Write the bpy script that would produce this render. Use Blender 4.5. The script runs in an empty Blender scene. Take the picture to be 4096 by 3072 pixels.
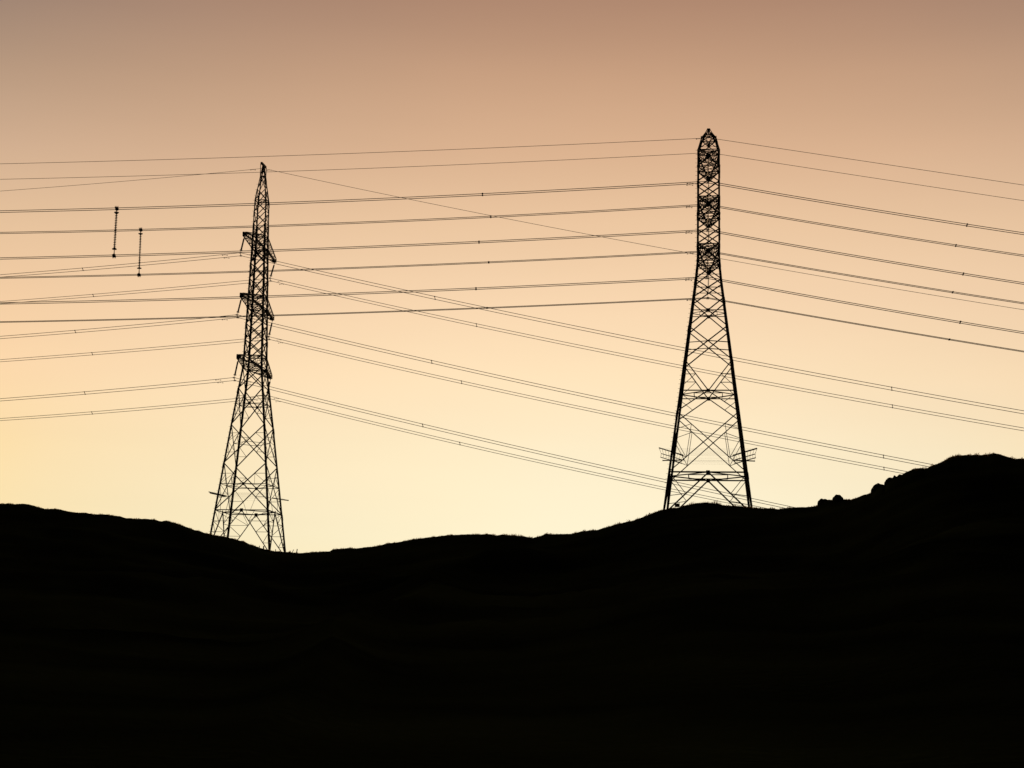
import bpy, math, random
import numpy as np
from mathutils import Vector, Matrix

random.seed(7)
rng = np.random.default_rng(11)
SC = bpy.context.scene
COL = SC.collection
R_ = math.radians

# ------------------------------------------------------------------ camera
F = 7200.0                       # focal length in photo pixels (4096 x 3072)
PITCH, ROLL = R_(9.2), R_(1.1)
cp, sp = math.cos(PITCH), math.sin(PITCH)
cr, sr = math.cos(ROLL), math.sin(ROLL)
FWD = Vector((0, cp, sp))
_r0, _u0 = Vector((1, 0, 0)), Vector((0, -sp, cp))
RIGHT = cr * _r0 + sr * _u0
UP = -sr * _r0 + cr * _u0
cam = bpy.data.cameras.new('camera')
cam.sensor_width = 36.0
cam.lens = F / 4096 * 36.0
cam.clip_start = 0.1
cam.clip_end = 9000
co = bpy.data.objects.new('camera', cam)
COL.objects.link(co)
m = Matrix.Identity(4)
for i in range(3):
    m[i][0], m[i][1], m[i][2] = RIGHT[i], UP[i], -FWD[i]
co.matrix_world = m              # the eye is the origin; the ground is 1.7 m below it
SC.camera = co

# ------------------------------------------------------------------ sky, sun, exposure
SUN_EL, SUN_AZ = R_(3.0), R_(3.0)
SKY_GAMMA = 0.15
SKY_RAMP = [  # (sine of elevation, rgb multiplier)
    (0.0000, (5.5232, 5.6393, 5.3130)),
    (0.0753, (5.5232, 5.6393, 5.3130)),
    (0.1234, (5.7463, 5.4779, 4.7598)),
    (0.1646, (6.0366, 5.1869, 4.1147)),
    (0.2055, (5.9659, 4.7128, 3.6035)),
    (0.2458, (5.6409, 4.1721, 3.0165)),
    (0.2854, (5.0442, 3.4309, 2.4096)),
    (0.3242, (4.2633, 2.7454, 1.9028)),
    (0.3618, (3.3763, 2.0453, 1.4528)),
    (0.4540, (2.1946, 1.3294, 0.9443)),
    (0.6428, (0.6077, 0.3681, 0.2615)),
    (0.8660, (0.1688, 0.1023, 0.0726)),
]
SKY_SIDE = [  # the same, well to the side of the sunset
    (0.0000, (6.7623, 6.0081, 4.1958)),
    (0.0725, (6.7623, 6.0081, 4.1958)),
    (0.1189, (6.9460, 5.6621, 3.6456)),
    (0.1585, (7.0614, 5.3558, 3.6284)),
    (0.1979, (6.6814, 4.8602, 3.3006)),
    (0.2367, (5.9580, 4.2954, 2.9267)),
    (0.2749, (4.9884, 3.4865, 2.4715)),
    (0.3122, (3.8075, 2.6413, 1.8956)),
    (0.3485, (2.7549, 1.9416, 1.5297)),
    (0.4540, (1.7907, 1.2620, 0.9943)),
    (0.6428, (0.4959, 0.3495, 0.2753)),
    (0.8660, (0.1377, 0.0971, 0.0765)),
]
w = bpy.data.worlds.new('World')
SC.world = w
w.use_nodes = True
nt = w.node_tree
N = nt.nodes
bg = N['Background']
sky = N.new('ShaderNodeTexSky')
sky.sky_type = 'NISHITA'
sky.sun_disc = False
sky.sun_elevation = SUN_EL
sky.sun_rotation = SUN_AZ
sky.dust_density = 3.0
gam = N.new('ShaderNodeGamma')
gam.inputs[1].default_value = SKY_GAMMA          # the photograph's soft, lifted contrast
nt.links.new(sky.outputs[0], gam.inputs[0])
tc = N.new('ShaderNodeTexCoord')
sep = N.new('ShaderNodeSeparateXYZ')
nt.links.new(tc.outputs['Generated'], sep.inputs[0])
def sky_ramp(stops):
    ramp = N.new('ShaderNodeValToRGB')
    c_ = ramp.color_ramp
    while len(c_.elements) > 1:
        c_.elements.remove(c_.elements[-1])
    c_.elements[0].position = stops[0][0]
    c_.elements[0].color = (*stops[0][1], 1)
    for pz, c in stops[1:]:
        e = c_.elements.new(pz)
        e.color = (*c, 1)
    nt.links.new(sep.outputs['Z'], ramp.inputs[0])
    return ramp
r_mid, r_side = sky_ramp(SKY_RAMP), sky_ramp(SKY_SIDE)
sdw = N.new('ShaderNodeVectorMath'); sdw.operation = 'DOT_PRODUCT'
GLOW_AZ = R_(4.5)
sdw.inputs[1].default_value = (math.cos(GLOW_AZ) / 0.3486, -math.sin(GLOW_AZ) / 0.3486, 0)
nt.links.new(tc.outputs['Generated'], sdw.inputs[0])
sq = N.new('ShaderNodeMath'); sq.operation = 'MULTIPLY'; sq.use_clamp = True
nt.links.new(sdw.outputs['Value'], sq.inputs[0]); nt.links.new(sdw.outputs['Value'], sq.inputs[1])
ramp = N.new('ShaderNodeMix'); ramp.data_type = 'RGBA'
nz2 = N.new('ShaderNodeTexNoise'); nz2.inputs['Scale'].default_value = 5.0; nz2.inputs['Detail'].default_value = 2.0
nt.links.new(tc.outputs['Generated'], nz2.inputs['Vector'])
mr3 = N.new('ShaderNodeMapRange')
mr3.inputs['From Min'].default_value = 0.3; mr3.inputs['From Max'].default_value = 0.7
mr3.inputs['To Min'].default_value = -0.08; mr3.inputs['To Max'].default_value = 0.08
nt.links.new(nz2.outputs['Fac'], mr3.inputs['Value'])
ad = N.new('ShaderNodeMath'); ad.operation = 'ADD'; ad.use_clamp = True
nt.links.new(sq.outputs[0], ad.inputs[0]); nt.links.new(mr3.outputs[0], ad.inputs[1])
nt.links.new(ad.outputs[0], ramp.inputs['Factor'])
nt.links.new(r_mid.outputs[0], ramp.inputs['A']); nt.links.new(r_side.outputs[0], ramp.inputs['B'])
mul = N.new('ShaderNodeMix'); mul.data_type = 'RGBA'; mul.blend_type = 'MULTIPLY'
mul.inputs['Factor'].default_value = 1.0
nt.links.new(gam.outputs[0], mul.inputs['A'])
nt.links.new(ramp.outputs['Result'], mul.inputs['B'])
# the sky away from the sunset is much darker
dot = N.new('ShaderNodeVectorMath'); dot.operation = 'DOT_PRODUCT'
dot.inputs[1].default_value = (math.sin(SUN_AZ), math.cos(SUN_AZ), 0)
nt.links.new(tc.outputs['Generated'], dot.inputs[0])
mr = N.new('ShaderNodeMapRange'); mr.interpolation_type = 'SMOOTHSTEP'
mr.inputs['From Min'].default_value = 0.1
mr.inputs['From Max'].default_value = 0.88
mr.inputs['To Min'].default_value = 0.02
mr.inputs['To Max'].default_value = 1.0
nt.links.new(dot.outputs['Value'], mr.inputs['Value'])
# faint streaks of thin high haze
nz = N.new('ShaderNodeTexNoise')
nz.inputs['Scale'].default_value = 3.0
nz.inputs['Detail'].default_value = 3.0
mp = N.new('ShaderNodeMapping'); mp.inputs['Scale'].default_value = (1.5, 1.5, 9.0)
nt.links.new(tc.outputs['Generated'], mp.inputs[0])
nt.links.new(mp.outputs[0], nz.inputs['Vector'])
mr2 = N.new('ShaderNodeMapRange')
mr2.inputs['From Min'].default_value = 0.3
mr2.inputs['From Max'].default_value = 0.7
mr2.inputs['To Min'].default_value = 0.985
mr2.inputs['To Max'].default_value = 1.015
nt.links.new(nz.outputs['Fac'], mr2.inputs['Value'])
mm = N.new('ShaderNodeMath'); mm.operation = 'MULTIPLY'
nt.links.new(mr.outputs[0], mm.inputs[0]); nt.links.new(mr2.outputs[0], mm.inputs[1])
sc_ = N.new('ShaderNodeVectorMath'); sc_.operation = 'SCALE'
nt.links.new(mul.outputs['Result'], sc_.inputs[0])
nt.links.new(mm.outputs[0], sc_.inputs['Scale'])
nt.links.new(sc_.outputs[0], bg.inputs['Color'])
bg.inputs['Strength'].default_value = 0.1

sl = bpy.data.lights.new('sun', 'SUN')
sl.energy = 1.2
sl.angle = R_(0.5)
sl.color = (1.0, 0.62, 0.32)
so = bpy.data.objects.new('sun', sl)
COL.objects.link(so)
sd = Vector((math.sin(SUN_AZ) * math.cos(SUN_EL), math.cos(SUN_AZ) * math.cos(SUN_EL), math.sin(SUN_EL)))
so.rotation_euler = (-sd).to_track_quat('-Z', 'Y').to_euler()
so.location = (0, 0, 60)
SC.view_settings.view_transform = 'Standard'
SC.view_settings.look = 'None'
SC.view_settings.exposure = 0.0
SC.view_settings.gamma = 1.0

# ------------------------------------------------------------------ pixel <-> world
def ray(px, py):
    return (FWD * F + RIGHT * (px - 2048) - UP * (py - 1536)) / F

def at_y(px, py, Y):
    d = ray(px, py)
    return d * (Y / d.y)

def project(P):
    q = P.dot(FWD)
    return 2048 + F * P.dot(RIGHT) / q, 1536 - F * P.dot(UP) / q

# ------------------------------------------------------------------ materials
def material(name, base, rough=0.7, metal=0.0, spec=0.3, var=0.25, scale=3.0, base2=None, bump=0.0):
    mt = bpy.data.materials.new(name)
    mt.use_nodes = True
    t = mt.node_tree
    b = t.nodes['Principled BSDF']
    b.inputs['Roughness'].default_value = rough
    b.inputs['Metallic'].default_value = metal
    b.inputs['Specular IOR Level'].default_value = spec
    c = t.nodes.new('ShaderNodeTexCoord')
    n = t.nodes.new('ShaderNodeTexNoise')
    n.inputs['Scale'].default_value = scale
    n.inputs['Detail'].default_value = 6
    t.links.new(c.outputs['Object'], n.inputs['Vector'])
    r = t.nodes.new('ShaderNodeValToRGB')
    r.color_ramp.elements[0].position = 0.35
    r.color_ramp.elements[1].position = 0.68
    r.color_ramp.elements[0].color = (*[v * (1 - var) for v in base], 1)
    r.color_ramp.elements[1].color = (*(base2 or [v * (1 + var) for v in base]), 1)
    t.links.new(n.outputs['Fac'], r.inputs[0])
    t.links.new(r.outputs[0], b.inputs['Base Color'])
    if bump:
        bp = t.nodes.new('ShaderNodeBump')
        bp.inputs['Strength'].default_value = bump
        bp.inputs['Distance'].default_value = 0.2
        n2 = t.nodes.new('ShaderNodeTexNoise')
        n2.inputs['Scale'].default_value = 2.5
        n2.inputs['Detail'].default_value = 8
        t.links.new(c.outputs['Object'], n2.inputs['Vector'])
        t.links.new(n2.outputs['Fac'], bp.inputs['Height'])
        t.links.new(bp.outputs[0], b.inputs['Normal'])
    return mt

STEEL = material('weathered_galvanised_steel', (0.075, 0.066, 0.058), 0.75, 0.25, 0.25)
WIRE = material('aluminium_conductor', (0.035, 0.033, 0.031), 0.8, 0.0, 0.15)
GLASS = material('brown_porcelain', (0.05, 0.03, 0.022), 0.4, 0.0, 0.4)
HILL = material('dark_hill_grass', (0.021, 0.027, 0.012), 0.95, 0, 0.0, 0.4, 0.05, (0.060, 0.075, 0.03), 0.8)
BLADE = material('dry_grass_blade', (0.09, 0.075, 0.028), 0.9, 0, 0.05, 0.3, 0.6)
_t = BLADE.node_tree
_tr = _t.nodes.new('ShaderNodeBsdfTranslucent'); _tr.inputs[0].default_value = (.34, .22, .06, 1)
_mx = _t.nodes.new('ShaderNodeMixShader'); _mx.inputs[0].default_value = .45
_t.links.new(_t.nodes['Principled BSDF'].outputs[0], _mx.inputs[1]); _t.links.new(_tr.outputs[0], _mx.inputs[2])
_t.links.new(_mx.outputs[0], _t.nodes['Material Output'].inputs['Surface'])
ROCK = material('dark_greywacke_rock', (0.07, 0.063, 0.055), 0.95, 0, 0.1, 0.35, 2.0, None, 0.7)
WOOD = material('weathered_fence_wood', (0.10, 0.085, 0.07), 0.9, 0, 0.1, 0.3, 4.0)
BARB = material('backlit_gold_barbed_wire', (0.55, 0.40, 0.16), 0.5, 0.2, 0.5)  # steel strands; the gold of the backlight is painted into their base colour
SIGN = material('painted_sign_plate', (0.25, 0.22, 0.06), 0.6, 0, 0.3, 0.1)

# ------------------------------------------------------------------ objects
def tag(o, label=None, cat=None, group=None, kind=None):
    if label: o['label'] = label
    if cat: o['category'] = cat
    if group: o['group'] = group
    if kind: o['kind'] = kind
    return o

def empty(name, loc, rz=0.0):
    o = bpy.data.objects.new(name, None)
    o.empty_display_size = 0.5
    COL.objects.link(o)
    o.location = loc
    o.rotation_euler = (0, 0, rz)
    return o

class MB:
    """Collects boxes, angles and tubes into one mesh."""
    def __init__(self):
        self.v, self.f = [], []
    def add(self, vs, fs):
        n = len(self.v)
        self.v += [tuple(p) for p in vs]
        self.f += [tuple(i + n for i in f) for f in fs]
    def angle(self, p, q, wdt, ref, ref2=None, th=0.13):
        """L-section steel angle from p to q; the flanges run along ref (made square to pq) and along the cross direction."""
        p, q = Vector(p), Vector(q)
        d = q - p
        if d.length < 1e-6: return
        d.normalize()
        a = Vector(ref); a = a - d * a.dot(d)
        if a.length < 1e-4:
            a = Vector((0.3, 0.5, 0.8)); a = a - d * a.dot(d)
        a.normalize()
        if ref2 is None:
            b = d.cross(a)
        else:
            b = Vector(ref2); b = b - d * b.dot(d); b.normalize()
        t = wdt * th
        prof = [(0, 0), (wdt, 0), (wdt, t), (t, t), (t, wdt), (0, wdt)]
        off = wdt * 0.28
        vs = []
        for base in (p, q):
            for x, y in prof:
                vs.append(base + a * (x - off) + b * (y - off))
        fs = [(i, (i + 1) % 6, 6 + (i + 1) % 6, 6 + i) for i in range(6)]
        fs += [(3, 2, 1, 0), (5, 4, 3, 0), (6, 7, 8, 9), (6, 9, 10, 11)]
        self.add(vs, fs)
    def bar(self, p, q, wa, wb, ref):
        """Rectangular bar, wa across ref."""
        p, q = Vector(p), Vector(q)
        d = (q - p).normalized()
        a = Vector(ref); a = a - d * a.dot(d)
        if a.length < 1e-4:
            a = Vector((0.3, 0.5, 0.8)); a = a - d * a.dot(d)
        a.normalize(); b = d.cross(a)
        vs = []
        for base in (p, q):
            for x, y in ((-1, -1), (1, -1), (1, 1), (-1, 1)):
                vs.append(base + a * (x * wa / 2) + b * (y * wb / 2))
        self.add(vs, [(0, 1, 5, 4), (1, 2, 6, 5), (2, 3, 7, 6), (3, 0, 4, 7), (3, 2, 1, 0), (4, 5, 6, 7)])
    def tube(self, pts, r, n=6):
        pts = [Vector(p) for p in pts]
        rs = r if isinstance(r, (list, tuple)) else [r] * len(pts)
        vs, fs = [], []
        up = Vector((0, 0, 1))
        for i, p in enumerate(pts):
            d = (pts[min(i + 1, len(pts) - 1)] - pts[max(i - 1, 0)]).normalized()
            a = up - d * up.dot(d)
            if a.length < 0.05:
                a = Vector((1, 0, 0)) - d * d.x
            a.normalize(); b = d.cross(a)
            for k in range(n):
                t = 2 * math.pi * k / n
                vs.append(p + a * (math.cos(t) * rs[i]) + b * (math.sin(t) * rs[i]))
        for i in range(len(pts) - 1):
            for k in range(n):
                fs.append((i * n + k, i * n + (k + 1) % n, (i + 1) * n + (k + 1) % n, (i + 1) * n + k))
        fs.append(tuple(range(n - 1, -1, -1)))
        fs.append(tuple(range((len(pts) - 1) * n, len(pts) * n)))
        self.add(vs, fs)
    def torus(self, c, axis, R, r, n=20, k=6):
        c, axis = Vector(c), Vector(axis).normalized()
        a = axis.orthogonal().normalized(); b = axis.cross(a)
        vs, fs = [], []
        for i in range(n):
            t = 2 * math.pi * i / n
            rd = a * math.cos(t) + b * math.sin(t)
            for j in range(k):
                s = 2 * math.pi * j / k
                vs.append(c + rd * (R + r * math.cos(s)) + axis * (r * math.sin(s)))
        for i in range(n):
            for j in range(k):
                fs.append((i * k + j, ((i + 1) % n) * k + j, ((i + 1) % n) * k + (j + 1) % k, i * k + (j + 1) % k))
        self.add(vs, fs)
    def build(self, name, mat, parent=None, smooth=False):
        me = bpy.data.meshes.new(name)
        me.from_pydata(self.v, [], self.f)
        me.update()
        me.materials.append(mat)
        if smooth:
            for p in me.polygons: p.use_smooth = True
        o = bpy.data.objects.new(name, me)
        COL.objects.link(o)
        if parent: o.parent = parent
        return o

# ------------------------------------------------------------------ hill
RIDGE = [(-900, 1985), (-400, 2000), (0, 2014), (30, 2013), (60, 2018), (88, 2015), (120, 2019), (145, 2026), (185, 2035), (215, 2034), (235, 2036),
         (270, 2046), (305, 2051), (340, 2051), (375, 2056), (410, 2057), (440, 2062), (478, 2063), (505, 2071), (540, 2075), (575, 2077), (620, 2079),
         (645, 2083), (668, 2081), (685, 2087), (710, 2095), (740, 2106), (770, 2118), (800, 2126), (840, 2137), (865, 2141), (908, 2148), (940, 2156),
         (970, 2164), (1000, 2178), (1020, 2184), (1045, 2193), (1070, 2200), (1110, 2205), (1150, 2209), (1200, 2211), (1240, 2210), (1290, 2208),
         (1318, 2206), (1332, 2197), (1360, 2193), (1400, 2191), (1430, 2194), (1460, 2190), (1500, 2186), (1535, 2178), (1550, 2172), (1600, 2168),
         (1640, 2161), (1655, 2155), (1700, 2151), (1760, 2146), (1800, 2140), (1840, 2137), (1900, 2137), (1960, 2137), (1985, 2143), (2008, 2139),
         (2050, 2141), (2090, 2144), (2130, 2151), (2160, 2146), (2180, 2137), (2250, 2136), (2285, 2135), (2330, 2126), (2390, 2117), (2440, 2106),
         (2485, 2094), (2540, 2078), (2600, 2057), (2640, 2043), (2660, 2038), (2680, 2033), (2705, 2032), (2728, 2026), (2745, 2020), (2768, 2015), (2795, 2012),
         (2836, 2010), (2870, 2013), (2890, 2021), (2915, 2024), (2940, 2023), (2965, 2026), (2990, 2029), (3035, 2032), (3058, 2034), (3080, 2032), (3110, 2036),
         (3145, 2033), (3185, 2031), (3220, 2028), (3270, 2022), (3290, 2008), (3316, 1998), (3335, 2000), (3350, 2003), (3385, 1999), (3405, 1998), (3430, 1990), (3455, 1979), (3487, 1971),
         (3496, 1960), (3514, 1944), (3530, 1938), (3540, 1941), (3546, 1931), (3560, 1918), (3575, 1909), (3590, 1904), (3605, 1900), (3620, 1892), (3650, 1879), (3680, 1872), (3705, 1873), (3730, 1860), (3765, 1849), (3795, 1831),
         (3830, 1823), (3870, 1820), (3920, 1820), (3950, 1817), (3968, 1812), (3995, 1816), (4025, 1825), (4060, 1836), (4096, 1836), (4200, 1850), (4500, 1905), (4900, 1960)]
RDIST = [(-900, 305), (0, 294), (700, 284), (840, 280), (1150, 281), (1500, 274), (2000, 262), (2640, 233), (3010, 232), (3300, 225), (3600, 216), (4096, 206), (4900, 200)]

def fr1(x, seed):
    """1-D fractal noise."""
    g = np.random.default_rng(seed)
    s = np.zeros_like(x)
    for k in range(2, 10):
        f = 2.0 ** k
        for _ in range(3):
            s += np.sin(x * f * g.uniform(.7, 1.3) + g.uniform(0, 6.28)) * (4 / f) ** 0.7
    return s / 4

_px = np.arange(-900, 4901, 2.0)
_py = np.interp(_px, [p[0] for p in RIDGE], [p[1] for p in RIDGE])
_py = _py + fr1(_px / 110.0, 5) * 2.4
_az, _te = [], []
for a, b in zip(_px, _py):
    d = ray(a, b)
    _az.append(math.atan2(d.x, d.y)); _te.append(d.z / math.hypot(d.x, d.y))
_az, _te = np.array(_az), np.array(_te)
_rd = np.interp(_px, [p[0] for p in RDIST], [p[1] for p in RDIST])
for _ in range(3):
    _rd = np.convolve(np.pad(_rd, 60, mode='edge'), np.ones(121) / 121, mode='valid')

_tes = _te.copy()
for _ in range(3):
    _tes = np.convolve(np.pad(_tes, 55, mode='edge'), np.ones(111) / 111, mode='valid')

def ridge_at(phi, smooth=False):
    """Distance of the ridge and tangent of its elevation for azimuth phi (radians)."""
    te = np.interp(phi, _az, _tes if smooth else _te)
    rd = np.interp(phi, _az, _rd)
    out = np.maximum(np.abs(phi) - 0.38, 0)
    te = te * np.exp(-out * 0.9) + 0.02 * np.sin(phi * 5 + 1) * np.minimum(out * 2, 1)
    return rd, te

_g = np.random.default_rng(3)
_waves = [(amp, 2 * math.pi / L, _g.uniform(0, 6.28), _g.uniform(0, 6.28)) for L, amp, n in
          ((70, .55, 6), (33, .35, 6), (14, .16, 8), (6.5, .07, 9), (2.8, .03, 9)) for _ in range(n)]

def relief(x, y):
    s = np.zeros_like(x)
    for amp, k, th, ph in _waves:
        s += amp * np.sin(k * (x * math.cos(th) + y * math.sin(th)) + ph)
    return s

def ground_z(x, y):
    x, y = np.asarray(x, float), np.asarray(y, float)
    r = np.hypot(x, y) + 1e-6
    phi = np.arctan2(x, y)
    R, te = ridge_at(phi)
    H = R * te
    t = np.minimum(r / R, 1)
    k = np.clip((t - .9) / .1, 0, 1); k = k * k * (3 - 2 * k)
    Hs = R * ridge_at(phi, True)[1]
    front = -1.7 + (Hs + (H - Hs) * k + 1.7) * t ** 1.75 + .45 * relief(x, y) * np.clip((1 - t) * 7, 0, 1) * np.clip(t * 3 - .2, 0, 1)
    # a spur running down towards the lower left, and a lower shoulder on the left
    u = (phi + .012 * np.sin(t * 23)) - (t - .76) * 0.2
    front += 2.6 * t ** .5 * np.exp(-np.abs(u / 0.028) ** 1.3) * np.clip((.86 - t) * 8, 0, 1) * np.clip((t - .08) * 8, 0, 1)
    u2 = t - (0.93 - 0.3 * (phi + 0.2) ** 2)
    front += 0.9 * np.exp(-(u2 / 0.03) ** 2) * np.clip((-phi - 0.08) * 12, 0, 1) * np.clip((1 - t) * 20, 0, 1)
    front = np.minimum(front, r * (te - .022 * np.clip(1 - t, 0, .3)))      # the crest stays the skyline
    d = np.maximum(r - R, 0)
    back = H - np.minimum(0.11 * d, 3) - np.clip((d - 27) / 320, 0, 1) ** 1.0 * (H + 25) + relief(x, y) * .5 * np.clip(d / 40, 0, 1)
    back = np.minimum(back, r * te - .03 * d)
    return np.where(r <= R, front, back)

phis = np.concatenate([np.linspace(-math.pi, -0.33, 95), np.arange(-0.329, 0.3301, 0.00042), np.linspace(0.331, math.pi, 95)])
ts = np.concatenate([[0.004], np.linspace(.04, .5, 22), np.linspace(.515, .95, 52), np.linspace(.957, 1.0, 14)])
ds = np.concatenate([np.linspace(.8, 30, 16), np.linspace(40, 340, 14), [600, 1500, 4000]])
R0, TE0 = ridge_at(phis)
rows = [t * R0 for t in ts] + [R0 + d for d in ds]
Rr = np.array(rows)
X, Y = Rr * np.sin(phis)[None, :], Rr * np.cos(phis)[None, :]
Z = ground_z(X, Y)
nr, nc = X.shape
hv = np.stack([X, Y, Z], -1).reshape(-1, 3)
i0 = (np.arange(nr - 1)[:, None] * nc + np.arange(nc - 1)[None, :]).reshape(-1)
quads = np.stack([i0, i0 + 1, i0 + nc + 1, i0 + nc], -1)[:, ::-1]
me = bpy.data.meshes.new('hill')
centre = len(hv)
hv = np.vstack([hv, [[0, 0, -1.7]]])
fan = [(centre, j + 1, j) for j in range(nc - 1)]
me.from_pydata(hv.tolist(), [], quads.tolist() + fan)
me.update()
me.materials.append(HILL)
me.polygons.foreach_set('use_smooth', [True] * len(me.polygons))
hill = bpy.data.objects.new('hill', me)
COL.objects.link(hill)
tag(hill, kind='structure')

def gz(x, y):
    return float(ground_z(np.array([x]), np.array([y]))[0])

# grass along the crest: many blades in tufts, leaning with the wind
def crest_grass():
    vs, fs = [], []
    clumps = [(0, 250, .5), (330, 560, .6), (600, 700, .5), (700, 1080, .55), (1080, 1330, .35), (1330, 1560, .7), (1560, 1820, .6), (1820, 2130, .9), (2130, 2260, .9),
              (2260, 2640, .8), (2640, 2760, .7), (2760, 2900, 1.6), (2900, 3260, .7), (3260, 3680, .35), (3680, 3730, 1.2), (3730, 3850, .8), (3850, 3960, 1.0),
              (3960, 4060, 1.0), (4060, 4096, .6)]
    dens = np.zeros(4600)
    for a, b, k in clumps: dens[a:b] = k
    dens[4096:] = .5
    mod = 0.5 + 0.5 * np.sin(np.arange(4600) / 9.0 + 3 * np.sin(np.arange(4600) / 31.0))
    x = -150.0
    while x < 4300:
        xi = int(max(0, min(4599, x)))
        k = dens[xi]
        x += random.uniform(.12, .7)
        if random.random() > 0.35 + .6 * mod[xi]: continue
        py = float(np.interp(x, _px, _py))
        d = ray(x, py)
        phi = math.atan2(d.x, d.y)
        R, te = ridge_at(np.array([phi]))
        r = float(R[0]) + random.gauss(0, .7) - .2
        px_, py_ = r * math.sin(phi), r * math.cos(phi)
        z = gz(px_, py_) - .03
        h = (0.08 + 0.23 * random.random() ** 2.0 * k) * (0.5 + mod[xi])
        lean = random.gauss(0.22, .35) * h
        ly = random.gauss(0, .25) * h
        wd = random.uniform(.012, .03)
        n = len(vs)
        vs += [(px_ - wd, py_, z), (px_ + wd, py_, z), (px_ + lean * .4 + wd * .7, py_ + ly * .4, z + h * .6), (px_ + lean * .4 - wd * .7, py_ + ly * .4, z + h * .6),
               (px_ + lean, py_ + ly, z + h)]
        fs += [(n, n + 1, n + 2, n + 3), (n + 3, n + 2, n + 4)]
    b = MB(); b.v, b.f = vs, fs
    o = b.build('grass', BLADE)
    tag(o, 'wind blown grass fringing the dark crest of the hill', 'grass', kind='stuff')
crest_grass()

# ------------------------------------------------------------------ boulders on the right shoulder
def boulder(x0, x1, ytop, ybot, label, seed, R_off=-1.0, squash=1.0):
    xc = (x0 + x1) / 2
    d = ray(xc, ybot)
    phi = math.atan2(d.x, d.y)
    R, te = ridge_at(np.array([phi]))
    r = float(R[0]) + R_off
    s = r / math.hypot(d.x, d.y)
    top = ray(xc, ytop) * s
    bot = ray(xc, ybot) * s
    half = (x1 - x0) / 2 / F * r
    hgt = (top - bot).length
    import bmesh
    bm = bmesh.new()
    bmesh.ops.create_icosphere(bm, subdivisions=4, radius=1)
    g = random.Random(seed)
    dirs = [(Vector((g.uniform(-1, 1), g.uniform(-1, 1), g.uniform(-1, 1))).normalized(), g.uniform(.78, .97)) for _ in range(22)]
    ph = [(g.uniform(3, 11), Vector((g.uniform(-1, 1), g.uniform(-1, 1), g.uniform(-1, 1))).normalized(), g.uniform(0, 6)) for _ in range(14)]
    for v in bm.verts:
        c = v.co.normalized()
        k = 1.0
        for dd, lim in dirs:                     # cut facets
            q = c.dot(dd)
            if q > lim: k = min(k, lim / q)
        k += sum(math.sin(f * c.dot(a) * 2 + p) / f for f, a, p in ph) * 0.10
        v.co = c * k
    zt = max(v.co.z for v in bm.verts)
    xm = max(abs(v.co.x) for v in bm.verts)
    deep = hgt * 0.9 + 0.25
    for v in bm.verts:
        v.co.x *= half / xm
        v.co.y *= half / xm * 0.95
        v.co.z = v.co.z / zt * (hgt if v.co.z > 0 else deep)
    me = bpy.data.meshes.new('boulder')
    bm.to_mesh(me); bm.free()
    me.materials.append(ROCK)
    o = bpy.data.objects.new('boulder', me)
    COL.objects.link(o)
    o.location = bot
    tag(o, label, 'rock', 'boulders on the right shoulder of the hill')

boulder(3329, 3375, 1978, 2001, 'rounded dark boulder standing clear in the dip right of the right pylon', 1)
boulder(3268, 3320, 1994, 2022, 'low dark outcrop just left of the rounded free standing boulder', 2)
boulder(3484, 3543, 1932, 1972, 'broad blocky outcrop halfway up the right hillside', 3)
boulder(3536, 3584, 1908, 1946, 'craggy rock directly above the broad blocky outcrop', 4)
boulder(3566, 3594, 1901, 1918, 'small knob of rock above the craggy rock', 9)
boulder(3586, 3612, 1897, 1912, 'topmost small round stone where the rocks end', 6)

# ------------------------------------------------------------------ pylons
def interp(tab, x):
    xs = [t[0] for t in tab]; ys = [t[1] for t in tab]
    return float(np.interp(x, xs, ys))

class Tower:
    def __init__(self, label, name, ax0, ax1, dist, heading, hw, levels):
        """ax0/ax1: (px, py) of the axis low and high; hw: table py -> half width in pixels of the near face."""
        self.h = heading
        self.lx = Vector((math.cos(heading), -math.sin(heading), 0))
        self.ly = Vector((math.sin(heading), math.cos(heading), 0))
        base = at_y(ax0[0], ax0[1], dist)
        self.base = Vector((base.x, base.y, 0))
        self.hw = hw
        self.lev = {}
        self.z0 = self.near(levels[0])[0]
        self.base.z = self.z0
        self.levels = levels
        self.tab = sorted((self.near(y)[0] - self.z0, self.near(y)[1]) for y in levels)
        self.root = empty(name, self.base, -heading)
        tag(self.root, label, 'pylon', 'lattice pylons on the hill')
    def near(self, py):
        """height (absolute) and half width of the near face where its middle shows at py."""
        hpx = interp(self.hw, py)
        d0 = math.hypot(self.base.x, self.base.y)
        a = hpx / F * d0
        for _ in range(6):
            p = self.base - self.ly * a
            # where the vertical line through p shows at py
            z = 0.0
            for _ in range(8):
                q = Vector((p.x, p.y, z))
                x, y = project(q)
                z += (y - py) / F * q.dot(FWD) / cp
            a = hpx / F * Vector((p.x, p.y, z)).dot(FWD)
        return z, a
    def z(self, py):
        return self.near(py)[0] - self.z0
    def a(self, z):
        return interp(self.tab, z)
    def P(self, k, s, z):
        a = self.a(z); u = s * a
        return Vector([(u, -a, z), (a, u, z), (-u, a, z), (-a, -u, z)][k])
    def nrm(self, k):
        return Vector([(0, 1, 0), (-1, 0, 0), (0, -1, 0), (1, 0, 0)][k])   # inward
    def world(self, v):
        return self.base + self.lx * v[0] + self.ly * v[1] + Vector((0, 0, v[2]))
    def local(self, P):
        d = P - self.base
        return Vector((d.dot(self.lx), d.dot(self.ly), d.z))
    def on_plane(self, px, py, ly):
        """point seen at (px, py) in the vertical plane local y = ly, in world coordinates."""
        d = ray(px, py)
        t = (self.base.dot(self.ly) + ly) / d.dot(self.ly)
        return d * t

def lerp(p, q, t): return p + (q - p) * t

def on_leg(T, k, side, z): return T.P(k, side, z)

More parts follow.
